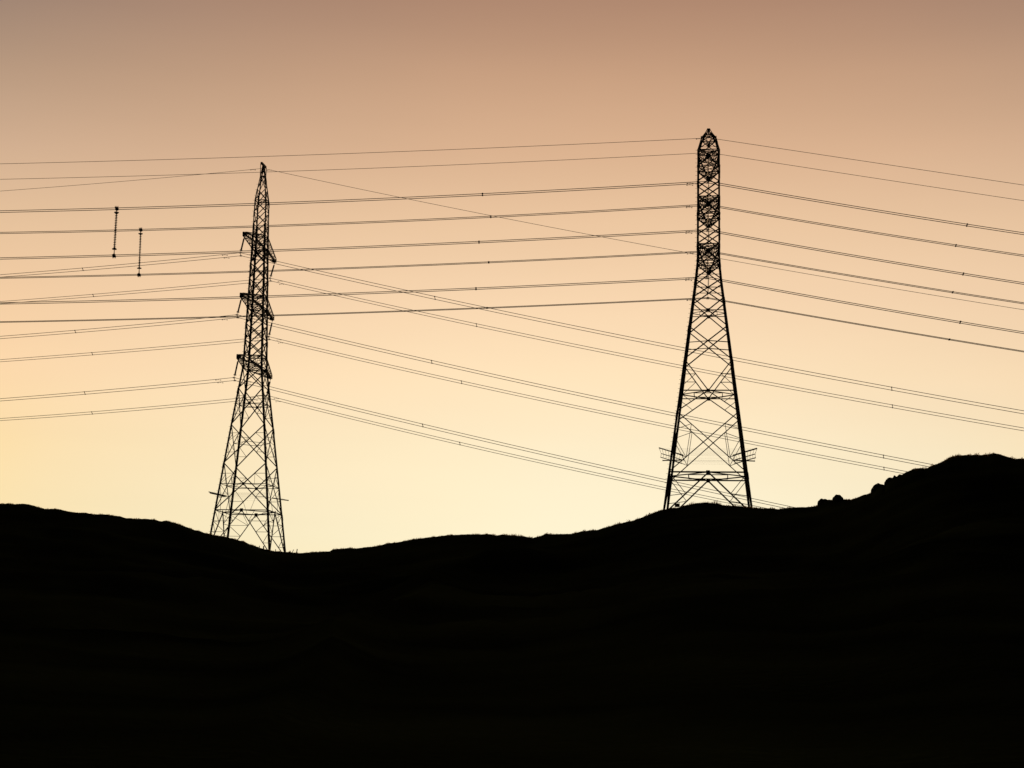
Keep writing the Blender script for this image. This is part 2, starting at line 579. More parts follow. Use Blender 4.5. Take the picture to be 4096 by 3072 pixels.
def panel(T, k, z0, z1, kind, wd, wr, top=None, zc=None):
    """members of one face between heights z0 < z1; returns [(p, q, width)] and plate centres."""
    LB, RB, LT, RT = T.P(k, -1, z0), T.P(k, 1, z0), T.P(k, -1, z1), T.P(k, 1, z1)
    M, plates = [], []
    a0, a1 = T.a(z0), T.a(z1)
    if kind.startswith('X'):
        M += [(LB, RT, wd), (RB, LT, wd)]
        t = a0 / (a0 + a1)
        C = lerp(LB, RT, t); zc = C.z
        if 'bar' in kind:
            M.append((T.P(k, -1, zc), T.P(k, 1, zc), wr * 1.3))
        if 'slope' in kind:
            for s in (-1, 1): M.append((C, T.P(k, s, zc - 0.22), wr * 1.3))
        if 'plate' in kind:
            M.append((T.P(k, -1, zc), T.P(k, 1, zc), wr * 1.5))
            plates.append((C, T.plate))
        if 'red' in kind:
            for s, T0, B0 in ((-1, LT, LB), (1, RT, RB)):
                u = lerp(T0, C, .46); l = lerp(C, B0, .56)
                zt, zb = T0.z, B0.z
                M += [(u, T.P(k, s, zt + (zb - zt) * .30), wr), (u, l, wr), (l, T.P(k, s, zt + (zb - zt) * .39), wr), (l, T.P(k, s, zt + (zb - zt) * .665), wr)]
        if 'web' in kind:
            for s, T0, B0 in ((-1, LT, LB), (1, RT, RB)):
                u = lerp(T0, C, .5); l = lerp(C, B0, .5)
                M += [(u, T.P(k, s, u.z), wr), (u, T.P(k, s, zc), wr), (l, T.P(k, s, l.z), wr), (l, T.P(k, s, zc), wr)]
                if 'post' in kind:
                    M += [(u, Vector((u.x, u.y, zc)) - T.nrm(k) * 0, wr * .8)]
                    lb = T.P(k, s * abs(.33), z0)
                    M += [(l, lb, wr * .8)]
    elif kind == 'V':
        C = T.P(k, 0, zc)
        M += [(LT, C, wd), (RT, C, wd), (LB, C, wd), (RB, C, wd), (T.P(k, -1, zc), T.P(k, 1, zc), wr * 1.9)]
        plates.append((C, T.plate))
        for s, T0, B0 in ((-1, LT, LB), (1, RT, RB)):
            u = lerp(T0, C, .47); l = lerp(C, B0, .53)
            M += [(u, T.P(k, s, u.z), wr * 1.2), (u, T.P(k, s, zc + (T0.z - zc) * .1), wr), (l, T.P(k, s, zc - (zc - B0.z) * .1), wr)]
    elif kind.startswith('K'):
        C = T.P(k, 0, z1)
        M += [(C, LB, wd), (C, RB, wd), (LT, RT, wd)]
        plates.append((C, T.plate * 1.1))
        n = 2 if kind == 'K' else 4
        for s, T0, B0 in ((-1, LT, LB), (1, RT, RB)):
            prev = T0
            for i in range(1, n):
                p = lerp(C, B0, i / n)
                zl = T0.z + (B0.z - T0.z) * (i / n) * (1.0 if n == 4 else 1.12)
                L = T.P(k, s, zl)
                M += [(prev, p, wr), (p, L, wr)]
                prev = L
            if n == 4:
                for i in range(1, 3):
                    M.append((lerp(C, B0, (i + 1) / n), T.P(k, s, T0.z + (B0.z - T0.z) * i / n), wr * .8))
                M.append((lerp(C, B0, .25), T.P(k, -s * .0 + s * .5, z1), wr * .8))
    return M, plates

def add_body(T, spec, leg_w, ground=True):
    """spec: list of (py_bottom, py_top, kind, wd, wr, diaphragm py or None)."""
    r = T.root
    Z = {y: T.z(y) for y in T.levels}
    zs = sorted(Z.values())
    # legs, one mesh each; they stand in the ground
    for sx, sy in ((-1, -1), (1, -1), (1, 1), (-1, 1)):
        mb = MB()
        pts = [Vector((sx * T.a(z), sy * T.a(z), z)) for z in zs]
        g0 = T.world(pts[0])
        d = (pts[1] - pts[0]).normalized()
        foot = pts[0].copy()
        for _ in range(8):
            wp = T.world(foot)
            foot = foot + d * ((gz(wp.x, wp.y) - .6 - wp.z) / d.z)
        allp = [foot] + [p for p in pts if p.z > foot.z + .3]
        for p, q in zip(allp[:-1], allp[1:]):
            wl = leg_w(p.z)
            mb.angle(p, q, wl, (-sx, 0, 0), (0, -sy, 0))
        mb.build('leg', STEEL, r)
        # splice plates where the leg lengths are joined
        for i in range(2, len(allp) - 1):
            p = allp[i]; wl = leg_w(p.z)
            if i % T.splice: continue
            q = lerp(p, allp[i - 1], min(.5, .9 / (p - allp[i - 1]).length))
            sm = MB()
            sm.angle(q + Vector((sx, sy, 0)) * .025, p + Vector((sx, sy, 0)) * .025, wl * 1.12, (-sx, 0, 0), (0, -sy, 0), .1)
            sm.build('splice_plate', STEEL, r)
    for (yb, yt, kind, wd, wr, yc) in spec:
        z0, z1 = Z[yb], Z[yt]
        zc = T.z(yc) if yc else None
        for k in range(4):
            M, plates = panel(T, k, z0, z1, kind, wd, wr, zc=zc)
            mb = MB()
            n = T.nrm(k)
            for i, (p, q, wv) in enumerate(M):
                o = n * (0.015 + 0.02 * (i % 2))
                mb.angle(p + o, q + o, wv, (q - p).cross(n), n)
            mb.build('bracing_panel', STEEL, r)
            for C, s in plates:
                if s <= 0: continue
                pm = MB()
                u = Vector((0, 0, 1)).cross(n)
                pm.bar(C - u * s / 2 - n * .02, C + u * s / 2 - n * .02, s * 1.05, .03, (0, 0, 1))
                pm.build('gusset_plate', STEEL, r)
        # plan bracing at the diaphragms
        zd = None
        if 'plate' in kind:
            t = T.a(z0) / (T.a(z0) + T.a(z1)); zd = z0 + (z1 - z0) * t
        elif kind == 'V': zd = zc
        elif kind.startswith('K'): zd = z1
        elif 'diamond' in kind:
            t = T.a(z0) / (T.a(z0) + T.a(z1)); zd = z0 + (z1 - z0) * t
        if zd is not None:
            mb = MB()
            mids = [T.P(k, 0, zd) for k in range(4)]
            up = Vector((0, 0, 1))
            ww = wr * (1.7 if kind.startswith('K') or kind == 'V' else 1.2)
            for i in range(4):
                mb.angle(mids[i] + T.nrm(i) * .04, mids[(i + 1) % 4] + T.nrm((i + 1) % 4) * .04, ww, up)
            if T.rect and 'diamond' not in kind:
                h = [(mids[i] + mids[(i + 1) % 4]) / 2 for i in range(4)]
                for i in range(4):
                    mb.angle(h[i] - up * .06, h[(i + 1) % 4] - up * .06, ww * .8, up)
            mb.build('plan_brace', STEEL, r)

def crossarm(T, sgn, zb, zt, Lt, wch, wbr, tip_h=.55, tip_w=.5, npan=5, name='crossarm'):
    mb = MB()
    ab, at = T.a(zb), T.a(zt)
    up = Vector((0, 0, 1))
    rb = [Vector((s * ab, sgn * ab, zb)) for s in (-1, 1)]
    rt = [Vector((s * at, sgn * at, zt)) for s in (-1, 1)]
    tb = [Vector((s * tip_w / 2, sgn * Lt, zb)) for s in (-1, 1)]
    tt = [Vector((s * tip_w / 2, sgn * Lt, zb + tip_h)) for s in (-1, 1)]
    for i in (0, 1):
        s = (-1, 1)[i]
        mb.angle(rb[i], tb[i], wch, (-s, 0, 0), up)
        mb.angle(rt[i], tt[i], wch, (-s, 0, 0), -up)
        # side lattice
        for j in range(npan):
            t0, t1 = j / npan, (j + 1) / npan
            mb.angle(lerp(rb[i], tb[i], t0), lerp(rt[i], tt[i], t1), wbr, (s, 0, 0))
            if j: mb.angle(lerp(rb[i], tb[i], t0), lerp(rt[i], tt[i], t0), wbr * .8, (s, 0, 0))
    for j in range(npan):
        t0, t1 = j / npan, (j + 1) / npan
        mb.angle(lerp(rb[j % 2], tb[j % 2], t0), lerp(rb[1 - j % 2], tb[1 - j % 2], t1), wbr, up)
        mb.angle(lerp(rb[0], tb[0], t0), lerp(rb[1], tb[1], t0), wbr * (1.5 if j == 0 else .9), up)
        mb.angle(lerp(rt[1 - j % 2], tt[1 - j % 2], t0), lerp(rt[j % 2], tt[j % 2], t1), wbr * .9, up)
        if j == 0: mb.angle(rt[0], rt[1], wbr * 1.5, up)
    o = mb.build(name, STEEL, T.root)
    # plates closing the tip, and the gussets at the root
    pm = MB()
    y0, y1 = sgn * (Lt - .05), sgn * (Lt + .06)
    pm.bar((-tip_w * .62, y1, zb + tip_h * .42), (tip_w * .62, y1, zb + tip_h * .42), tip_h * 1.1, .05, up)
    for s in (-1, 1):
        pm.bar((s * tip_w * .6, sgn * (Lt - .6), zb + tip_h * .35), (s * tip_w * .56, sgn * (Lt + .03), zb + tip_h * .35), tip_h * .75, .03, up)
    pm.bar((0, sgn * Lt, zb + .02), (0, sgn * Lt, zb - .22), .16, .05, (1, 0, 0))
    pm.build('tip_plate', STEEL, o)
    for i in (0, 1):
        s = (-1, 1)[i]
        g = MB()
        c = rb[i] + Vector((s * .07, 0, 0))
        g.bar(c + Vector((0, sgn * .38, 0)), c - Vector((0, sgn * .3, 0)), .26, .03, up)
        c2 = rb[i] + Vector((0, sgn * .05, 0))
        g.bar(c2 - Vector((s * .34, 0, 0)), c2 + Vector((s * .12, 0, 0)), .30, .03, up)
        g.build('root_gusset', STEEL, o)
    return o

def root_frame(T, z):
    """plan cross bracing where the arms join the body."""
    mb = MB(); up = Vector((0, 0, 1))
    c = [T.P(k, -1, z) for k in range(4)]
    for i in range(4): mb.angle(c[i], c[(i + 1) % 4], .13, up)
    mb.angle(c[0] + up * .03, c[2] + up * .03, .09, up); mb.angle(c[1] - up * .03, c[3] - up * .03, .09, up)
    mb.build('plan_brace', STEEL, T.root)

def step_bolts(T, sx, sy, z0, z1, dz, ln, r):
    base = MB(); base.tube([(0, 0, 0), (-ln, 0, 0)], r, 5); base.tube([(-ln, 0, -r * .5), (-ln, 0, r * 2)], r * 1.2, 5)
    first = None
    z = z0
    while z < z1:
        a = T.a(z)
        if first is None:
            first = o = base.build('step_bolt', STEEL, T.root)
        else:
            o = first.copy(); COL.objects.link(o); o.parent = T.root
        o.location = (sx * (a + .04), sy * a, z)
        z += dz * random.uniform(.93, 1.07)

def barbed_guard(T, z, half, arms, strands_top, strands_low, drop, rise):
    """anti-climb guard: a braced outrigger rail at each corner, barbed strands strung between them."""
    up = Vector((0, 0, 1))
    ends = {}
    for sx, sy in ((-1, -1), (1, -1), (1, 1), (-1, 1)):
        mb = MB()
        c = Vector((sx * T.a(z), sy * T.a(z), z))
        o, i_ = Vector((sx * half[0], sy * half[1], rise)), Vector((-sx * half[0], -sy * half[1], -rise * .2))
        rails = []
        for dz_, sh in ((0, 1.0), (-drop * .55, .82), (-drop, .88))[:3 if sy < 0 else 1]:
            p, q = c + o * sh + up * dz_, c + i_ * sh + up * dz_
            rails.append((p, q)); mb.angle(p, q, .15 if dz_ == 0 else .10, up)
        for t in (0, .12, .25, .38, .62, .76, .88, 1):
            for a_, b_ in ((0, 1), (1, 2)) if sy < 0 else ():
                mb.tube([lerp(*rails[a_], t), lerp(*rails[b_], t)], .024, 4)
        mb.build('outrigger_bracket', STEEL, T.root)
        ends[(sx, sy)] = rails
    for A, B in (((-1, -1), (1, -1)), ((1, -1), (1, 1)), ((1, 1), (-1, 1)), ((-1, 1), (-1, -1))):
        mb = MB()
        near = A[1] < 0 and B[1] < 0
        for row, n in ((0, strands_top if near else 2), (2, strands_low if near else 0)):
            for j in range(n):
                t = .03 + .94 * j / max(1, n - 1)
                p, q = lerp(*ends[A][row], t), lerp(*ends[B][row], t)
                pts = [lerp(p, q, s / 8) - up * (.05 * math.sin(math.pi * s / 8)) for s in range(9)]
                mb.tube(pts, .0055, 4)
                L = (q - p).length
                for s in range(int(L / .35)):
                    c = lerp(p, q, (s + .5) * .35 / L) - up * (.05 * math.sin(math.pi * (s + .5) * .35 / L))
                    mb.tube([c + Vector((.01, .02, -.03)), c + Vector((-.01, -.02, .03))], .007, 4)
        mb.build('barbed_strands', BARB, T.root)

UPV = Vector((0, 0, 1))
# --- the pylon on the right: its arms point at the camera
RL = [2060, 1889, 1645, 1436, 1302.4, 1189.3, 1114.6, 1042, 974, 914, 854, 784, 724, 664, 597, 549, 531]
RT = Tower('nearer lattice pylon standing on the grassy mound, its crossarms pointing straight at the viewer', 'lattice_pylon',
           (2832.6, 1985), (2836.6, 515), 240.0, R_(6.6),
           [(531, 13), (549, 28), (597, 43), (1060, 45), (2060, 179.5)], RL)
RT.plate, RT.rect, RT.splice = .45, True, 2
add_body(RT, [(2060, 1889, 'K', .19, .09, None), (1889, 1645, 'Xred', .125, .075, None), (1645, 1436, 'V', .135, .075, 1561.6),
              (1436, 1302.4, 'Xslope', .15, .085, None), (1302.4, 1189.3, 'Xplate', .15, .07, None), (1189.3, 1114.6, 'Xbar', .155, .07, None),
              (1114.6, 1042, 'Xbar', .155, .07, None), (1042, 974, 'X', .15, .07, None), (974, 914, 'X', .155, .07, None), (914, 854, 'X', .155, .07, None),
              (854, 784, 'X', .15, .07, None), (784, 724, 'X', .155, .07, None), (724, 664, 'X', .155, .07, None), (664, 597, 'X', .12, .06, None),
              (597, 549, 'Xbar', .11, .05, None), (549, 531, 'Xbar', .08, .06, None)],
         lambda z: .30 if z < 20 else (.26 if z < RT.z(600) else .19))
R_ARM = []
for yb, yt, Lt in ((664, 597, 5.85), (854, 784, 6.2), (1042, 974, 6.4)):
    zb, zt = RT.z(yb), RT.z(yt)
    root_frame(RT, zb); root_frame(RT, zt)
    for s in (-1, 1):
        crossarm(RT, s, zb, zt, Lt, .155, .07, .5, .42, 5)
        R_ARM.append((s, zb, Lt))
ze = RT.z(549)
for s in (-1, 1):
    crossarm(RT, s, ze, RT.z(531), 3.4, .08, .038, .5, .32, 3, 'earth_wire_arm')
step_bolts(RT, -1, -1, 3, RT.z(600), .62, .24, .02)
barbed_guard(RT, RT.z(1812), (1.55, 2.2), None, 7, 4, 1.15, .35)
# danger plate wired to the lattice near the ground
pm = MB()
c = RT.local(RT.on_plane(2709, 2021, RT.a(RT.z(1990)) - .3))
pm.bar(c - Vector((.34, 0, 0)), c + Vector((.34, 0, 0)), .5, .02, UPV)
pm.bar(c + Vector((-.30, .02, .25)), c + Vector((-.30, .02, .42)), .03, .01, (1, 0, 0))
pm.bar(c + Vector((.30, .02, .25)), c + Vector((.30, .02, .42)), .03, .01, (1, 0, 0))
pm.build('warning_plate', SIGN, RT.root)

# --- the pylon on the left, turned and a little farther
LL = [2215, 2040, 1850.8, 1697, 1551, 1468, 1421, 1355, 1292, 1228, 1181, 1111, 1049, 991, 940, 893, 845, 799, 755.7, 704, 662]
LT_ = Tower('slimmer pointed lattice pylon on the left slope, set at an angle to the viewer', 'lattice_pylon',
            (995.3, 2049.4), (1053, 663), 290.0, R_(7.5),
            [(662, 3.2), (704, 9), (799, 23), (804, 23.2), (938, 25.3), (1120, 30), (1464, 38.8), (1482, 41.2), (1650, 63.0), (2040, 109.5), (2215, 130)], LL)
LT_.plate, LT_.rect, LT_.splice = .48, False, 2
add_body(LT_, [(2215, 2040, 'K4', .145, .068, None), (2040, 1850.8, 'Xplatewebpost', .145, .068, None), (1850.8, 1697, 'Xwebdiamond', .145, .065, None),
               (1697, 1551, 'Xplateweb', .145, .068, None), (1551, 1468, 'X', .145, .065, None), (1468, 1421, 'X', .14, .05, None), (1421, 1355, 'X', .16, .05, None),
               (1355, 1292, 'Xbar', .16, .05, None), (1292, 1228, 'X', .16, .05, None), (1228, 1181, 'X', .14, .05, None), (1181, 1111, 'Xbar', .16, .05, None),
               (1111, 1049, 'X', .16, .05, None), (1049, 991, 'X', .16, .05, None), (991, 940, 'X', .13, .05, None), (940, 893, 'X', .11, .06, None),
               (893, 845, 'X', .11, .06, None), (845, 799, 'X', .11, .06, None), (799, 755.7, 'X', .10, .05, None), (755.7, 704, 'X', .09, .05, None),
               (704, 662, 'X', .06, .05, None)],
         lambda z: .30 if z < 32 else (.30 if z < LT_.z(940) else (.19 if z < LT_.z(790) else .14)))
for y in (799, 704):
    root_frame(LT_, LT_.z(y))
L_ARM = []
for yb, yt, Lt in ((991, 940, 9.4), (1228, 1181, 9.5), (1468, 1421, 9.8)):
    zb, zt = LT_.z(yb), LT_.z(yt)
    root_frame(LT_, zb); root_frame(LT_, zt)
    for s in (-1, 1):
        crossarm(LT_, s, zb, zt, Lt, .2, .07, .6, .5, 5)
        L_ARM.append((s, zb, Lt))
pk = MB()
zp = LT_.z(662)
pk.bar((0, -1.35, zp + .1), (0, 1.35, zp + .1), .34, .3, UPV)
for s in (-1, 1):
    for x in (-1, 1):
        pk.angle((x * .12, s * 1.3, zp), (x * LT_.a(LT_.z(704)), s * LT_.a(LT_.z(704)), LT_.z(704)), .09, (x, 0, 0))
pk.build('peak_bar', STEEL, LT_.root)
step_bolts(LT_, -1, -1, 3.5, LT_.z(720), .95, .26, .02)
barbed_guard(LT_, LT_.z(1978), (.7, 2.6), None, 6, 2, .16, .1)

# ------------------------------------------------------------------ insulator strings
def insulator(T, top, bottom, label, n, shed_r, core, offs):
    """A string from the arm to the clamp that carries both subconductors."""
    d = (bottom - top)
    L = d.length; u = d.normalized()
    root = empty('insulator_string', top)
    tag(root, label, 'insulator', 'insulator strings hanging from the crossarms')
    a = MB(); a.tube([(0, 0, 0), u * .45], .035, 6); a.torus(u * .06, (1, 0, 0), .08, .02, 12, 5)
    a.build('shackle', STEEL, root)
    b = MB()
    s0, s1 = .42, L - .42
    b.tube([u * s0, u * s1], core, 6)
    for i in range(n):
        s = s0 + .06 + (s1 - s0 - .12) * i / (n - 1)
        b.tube([u * (s - .02), u * (s + .015), u * (s + .03)], [core, shed_r, core], 10)
    b.build('shed_stack', GLASS, root)
    c = MB(); c.torus(u * (s1 - .05), u, .21, .028, 18, 6)
    c.tube([u * (s1 - .05) + u.orthogonal().normalized() * .21, u * (s1 + .1)], .015, 4)
    c.build('grading_ring', STEEL, root)
    k = MB()
    k.tube([u * (s1 - .05), d * 1.0 - u * .12], .03, 6)
    k.tube([d + o for o in offs], .045, 6)
    k.build('yoke_plate', STEEL, root)
    for o in offs:
        g = MB()
        p = d + o
        g.tube([p + Vector((-.24, 0, -.02)), p + Vector((-.1, 0, .0)), p + Vector((.1, 0, .0)), p + Vector((.24, 0, -.02))], [.035, .075, .075, .035], 6)
        for x in (-.14, -.05, .05, .14):
            g.tube([p + Vector((x, 0, 0)), p + Vector((x, -.03, -.17))], .02, 4)
        g.tube([p, p + Vector((0, 0, .16))], .04, 4)
        g.build('suspension_clamp', STEEL, root)

# ------------------------------------------------------------------ lines
def fit_span(P0, u, pts):
    """Sag curve in the vertical plane through P0 along u (horizontal unit): z = z0 + b s + c s^2 through the measured pixels."""
    n = Vector((u.y, -u.x, 0))
    S, Zs = [], []
    for px, py in pts:
        d = ray(px, py)
        t = P0.dot(n) / d.dot(n)
        q = d * t
        S.append((q - P0).dot(u)); Zs.append(q.z - P0.z)
    S, Zs = np.array(S), np.array(Zs)
    A = np.stack([S, S * S], 1)
    (b, c), *_ = np.linalg.lstsq(A, Zs, rcond=None)
    return float(b), float(c), n

def span_s(P0, u, n, px):
    """distance along the span where it shows at column px (taken at its own height, good enough for any height)."""
    best = 0.0
    for _ in range(6):
        q = P0 + u * best
        x, y = project(q)
        q2 = P0 + u * (best + .1)
        x2, y2 = project(q2)
        best += (px - x) / (x2 - x) * .1
    return best

class Span:
    def __init__(self, P0, u, pts, px_end):
        self.P0, self.u = P0, u.normalized()
        self.b, self.c, self.n = fit_span(P0, self.u, pts)
        self.s_end = self.s_of(px_end)
    def at(self, s):
        return self.P0 + self.u * s + UPV * (self.b * s + self.c * s * s)
    def s_of(self, px):
        s = 0.0
        for _ in range(10):
            x, y = project(self.at(s)); x2, _ = project(self.at(s + .05))
            s += (px - x) / (x2 - x) * .05
        return s
    def pts(self, n=48):
        return [self.at(self.s_end * (i / n) ** 1.15) for i in range(n + 1)]

def damper(par, p, along, drop, ln=.42):
    mb = MB()
    along = along.normalized()
    c = p - UPV * drop
    mb.tube([p + UPV * .03, c], .03, 5)
    pts = [c + along * (ln * t) - UPV * (.03 * abs(t)) for t in (-1, -.5, 0, .5, 1)]
    mb.tube(pts, .018, 5)
    for s in (-1, 1):
        e = c + along * (ln * s) - UPV * .03
        mb.tube([e - along * (.14 * s), e - along * (.1 * s), e + along * (.04 * s)], [.03, .055, .05], 6)
    mb.build('vibration_damper', STEEL, par)

def make_line(name, label, cat, group, P0, left, right, offs, r, spacers_l=(), spacers_r=(), damp_l=(), damp_r=(), drop=.14):
    """left/right: Span; offs: function(px fraction) -> list of offsets for the subconductors."""
    root = empty(name, P0)
    tag(root, label, cat, group)
    wires = []
    def sub(span, side, s, j):
        f = min(1.0, s / span.s_end)
        return span.at(s) + offs(side, f)[j]
    nsub = len(offs(0, 0))
    for j in range(nsub):
        pl = [sub(left, 0, left.s_end * (i / 80) ** 1.1, j) for i in range(80, 0, -1)]
        pr = [sub(right, 1, right.s_end * (i / 80) ** 1.1, j) for i in range(0, 81)]
        mb = MB(); mb.tube([p - P0 for p in pl + pr], r, 6)
        mb.build('subconductor' if nsub > 1 else 'strand', WIRE, root, True)
    for span, side, xs in ((left, 0, spacers_l), (right, 1, spacers_r)):
        for x in xs:
            s = span.s_of(x)
            mb = MB()
            a, b = sub(span, side, s, 0) - P0, sub(span, side, s, 1) - P0
            dd = (b - a).normalized()
            k_ = 1.7 if (b - a).length < .4 else 1.15
            e_ = .12 if k_ > 1.5 else .06
            mb.tube([a - dd * e_, a + dd * .03, lerp(a, b, .5), b - dd * .03, b + dd * e_], [.04 * k_, .05 * k_, .035 * k_, .05 * k_, .04 * k_], 6)
            for q in (a, b):
                mb.tube([q - span.u * .1, q + span.u * .1], .05 * k_, 6)
            mb.build('spacer', STEEL, root)
    for span, side, xs in ((left, 0, damp_l), (right, 1, damp_r)):
        for x, j in xs:
            s = span.s_of(x)
            damper(root, sub(span, side, s, j) - P0, span.u, drop)
    return root

# right line -----------------------------------------------------------------
uL = Vector((-1, .10, 0)); uR = Vector((1, -.20, 0))
GR = 'conductor bundles strung on the right pylon'
R_DATA = [  # arm index, attach px, left pts, right pts, sep px at tower, spacers, dampers
    (0, (2831, 728.0), [(0, 846.1), (1000, 818.6), (1930, 777.5), (2400, 752.5), (2759, 731.5)], [(2885, 735.5), (3868, 900.8), (4096, 934.7)], 7.2, 1930, 3868, 2759.7,
     'topmost pair of wires held by the right pylon, passing behind nothing'),
    (1, (2828, 819), [(0, 931.8), (1000, 907.1), (1900, 869.5), (2400, 844.7), (2757, 823.5)], [(2885, 828.3), (3823.6, 982.2), (4096, 1022.8)], 5.8, 1963, 3823.6, 2757, ''),
    (2, (2830, 921), [(0, 1033.9), (1100, 1002.5), (1900, 968.9), (2756, 924.5)], [(2885, 929), (3853, 1096.4), (4096, 1134)], 6.4, 1916, 3853, 2756, ''),
    (3, (2832, 1005), [(0, 1111.3), (1100, 1083.4), (1900, 1051.2), (2761, 1008.5)], [(2885, 1011.6), (3811, 1169.7), (4096, 1213)], 4.8, 1955, 3811, 2761, ''),
    (4, (2827, 1110), [(0, 1213.5), (1100, 1185.8), (1900, 1154.3), (2755, 1114)], [(2894, 1121), (3841, 1289.8), (4096, 1330.9)], 6.6, 1904, 3841, 2755, ''),
    (5, (2831, 1192), [(0, 1288), (1100, 1262.2), (1900, 1233), (2760, 1196)], [(2905, 1203), (3797.6, 1358.6), (4096, 1406)], 4.0, 1948, 3797.6, 2760, ''),
]
R_NAMES = [('top', 'near'), ('top', 'far'), ('middle', 'near'), ('middle', 'far'), ('bottom', 'near'), ('bottom', 'far')]
R_LAB = ['highest twin wire of the right pylon, carrying the left insulating rod', 'second highest twin wire of the right pylon, carrying the right insulating rod',
         'third twin wire down the right pylon, meeting the foot of the left insulating rod', 'fourth twin wire down the right pylon, meeting the foot of the right insulating rod',
         'fifth twin wire down the right pylon, second from lowest there', 'lowest twin wire hung on the right pylon, crossing the sloping wires of the left one']
R_SP = []
for (ai, at, lp, rp, sep, xl, xr, xd, _), lab, nm in zip(R_DATA, R_LAB, R_NAMES):
    s, zb, Lt = R_ARM[ai]
    P0 = RT.on_plane(at[0], at[1], s * Lt)
    Lsp = Span(P0, uL, lp, -2600); Rsp = Span(P0, uR, rp, 6600)
    dep = .30
    dz = max(.03, (sep - dep * 30 * .25) / 30)
    offs = lambda side, f, dz=dz, dep=dep: [Vector((0, -dep / 2, dz / 2)), Vector((0, dep / 2, -dz / 2))]
    make_line('conductor_bundle', lab, 'power line', GR, P0, Lsp, Rsp, offs, .045, (xl,), (xr,), ((xd, 0), (xd, 1)))
    R_SP.append((Lsp, offs))
    top = RT.world(Vector((0, s * Lt, zb - .2)))
    insulator(RT, top, P0 + UPV * .22, 'insulator string under the %s %s arm of the right pylon' % ({'near': 'nearer', 'far': 'farther'}[nm[1]], nm[0]),
              20, .13, .035, [o - UPV * .22 for o in offs(0, 0)])

def earth(T, P0, lp, rp, uL, uR, lab, group, dl=(), dr=(), px_r=6600):
    Lsp = Span(P0, uL, lp, -2600); Rsp = Span(P0, uR, rp, px_r)
    make_line('earth_wire', lab, 'power line', group, P0, Lsp, Rsp, lambda side, f: [Vector((0, 0, 0))], .031, (), (), dl, dr, .07)

EW = 'single earth wires along the pylon tops'
P = RT.on_plane(2836, 551.5, -3.4)
earth(RT, P, [(0, 655.2), (1100, 624.9), (1900, 593.7), (2795, 552.8)], [(2864, 553.5), (3327, 624.8), (3679, 678.7), (4096, 740.2)], uL, uR,
      'uppermost thin single wire, from the very top of the right pylon', EW, ((2797, 0),))
P = RT.on_plane(2836, 610.5, 3.4)
earth(RT, P, [(0, 716.9), (1100, 688), (1900, 654.7), (2785, 612)], [(2885, 617.2), (3327, 686.3), (3679, 740.2), (4096, 802.9)], uL, uR,
      'second thin single wire from the right pylon top, passing the tip of the left pylon', EW)
for s, y in ((-1, 551.5), (1, 610.5)):
    bot = RT.on_plane(2836, y, s * 3.4); tp = RT.world(Vector((0, s * 3.4, ze - .2)))
    o = empty('earth_wire_hanger', tp)
    tag(o, 'short hanger below the %s earth wire arm at the top of the right pylon' % ('nearer' if s < 0 else 'farther'), 'hanger')
    mb = MB(); d = bot - tp
    mb.tube([(0, 0, 0), d], .03, 5); mb.torus(d * .4, (0, 1, 0), .06, .02, 10, 5); mb.build('link', STEEL, o)
    mb = MB(); mb.tube([d + Vector((-.22, 0, -.02)), d + Vector((-.08, 0, .02)), d + Vector((.08, 0, .02)), d + Vector((.22, 0, -.02))], [.03, .06, .06, .03], 6)
    mb.build('suspension_clamp', STEEL, o)

# left line -------------------------------------------------------------------
vL = Vector((-1, .06, 0)); vR = Vector((1, -.41, 0))
GL = 'conductor bundles strung on the left pylon'
L_DATA = [
    (0, (962, 1017), [(0, 1103.9), (331, 1076.9), (780, 1036)], [(1280, 1090), (1739.6, 1192.3), (2900, 1428), (3567, 1555), (4096, 1649.7)], (331, 1739.6, 3567), ((901, 0), (905, 1)), ((1019, 0), (1021, 1)),
     'highest twin wire of the left pylon, clear of the hill at right'),
    (1, (1081, 1118), [(0, 1210.5), (373, 1181.8), (780, 1146.8)], [(1280, 1163.6), (1906, 1300.4), (2945, 1509.6), (3570, 1625), (4096, 1717.9)], (373, 1906, 3570), ((1029, 0), (1033, 1)), ((1122, 0), (1125.5, 1)),
     'second twin wire of the left pylon, leaving the picture above the right hilltop'),
    (2, (949.5, 1264.5), [(0, 1350), (301, 1326.3), (780, 1281.6)], [(1280, 1343.8), (1726.5, 1447.7), (1900, 1485.9), (2975, 1714.8), (3534, 1826.3)], (301, 1726.5, 3534), ((894, 0), (897.6, 1)), ((1012, 0), (1014, 1)),
     'third twin wire down the left pylon, ending behind the right hilltop'),
    (3, (1075.5, 1352), [(0, 1443), (369, 1414.8), (780, 1380)], [(1280, 1401.3), (1846, 1528.7), (1900, 1540.7), (2987, 1767.5), (3536, 1874.6)], (369, 1846, 3536), ((1024, 0), (1028, 1)), ((1118, 0), (1121, 1)),
     'fourth twin wire down the left pylon, ending behind the rocky right slope'),
    (4, (937.5, 1516), [(0, 1599.5), (339, 1572), (780, 1532)], [(1280, 1601.5), (1691, 1702), (1900, 1751), (2600, 1910.5), (3100, 2018.6)], (339, 1691, None), ((874.8, 0), (880, 1)), ((997, 0), (999, 1)),
     'fifth twin wire down the left pylon, meeting the hill beyond the right pylon foot'),
    (5, (1067, 1586.5), [(0, 1678.5), (368, 1651), (780, 1616.5)], [(1280, 1642), (1839.5, 1774), (1900, 1787), (2600, 1943), (3031, 2031)], (368, 1839.5, None), ((1013, 0), (1018, 1)), ((1106.7, 0), (1111, 1)),
     'lowest twin wire of all, dropping behind the mound under the right pylon'),
]
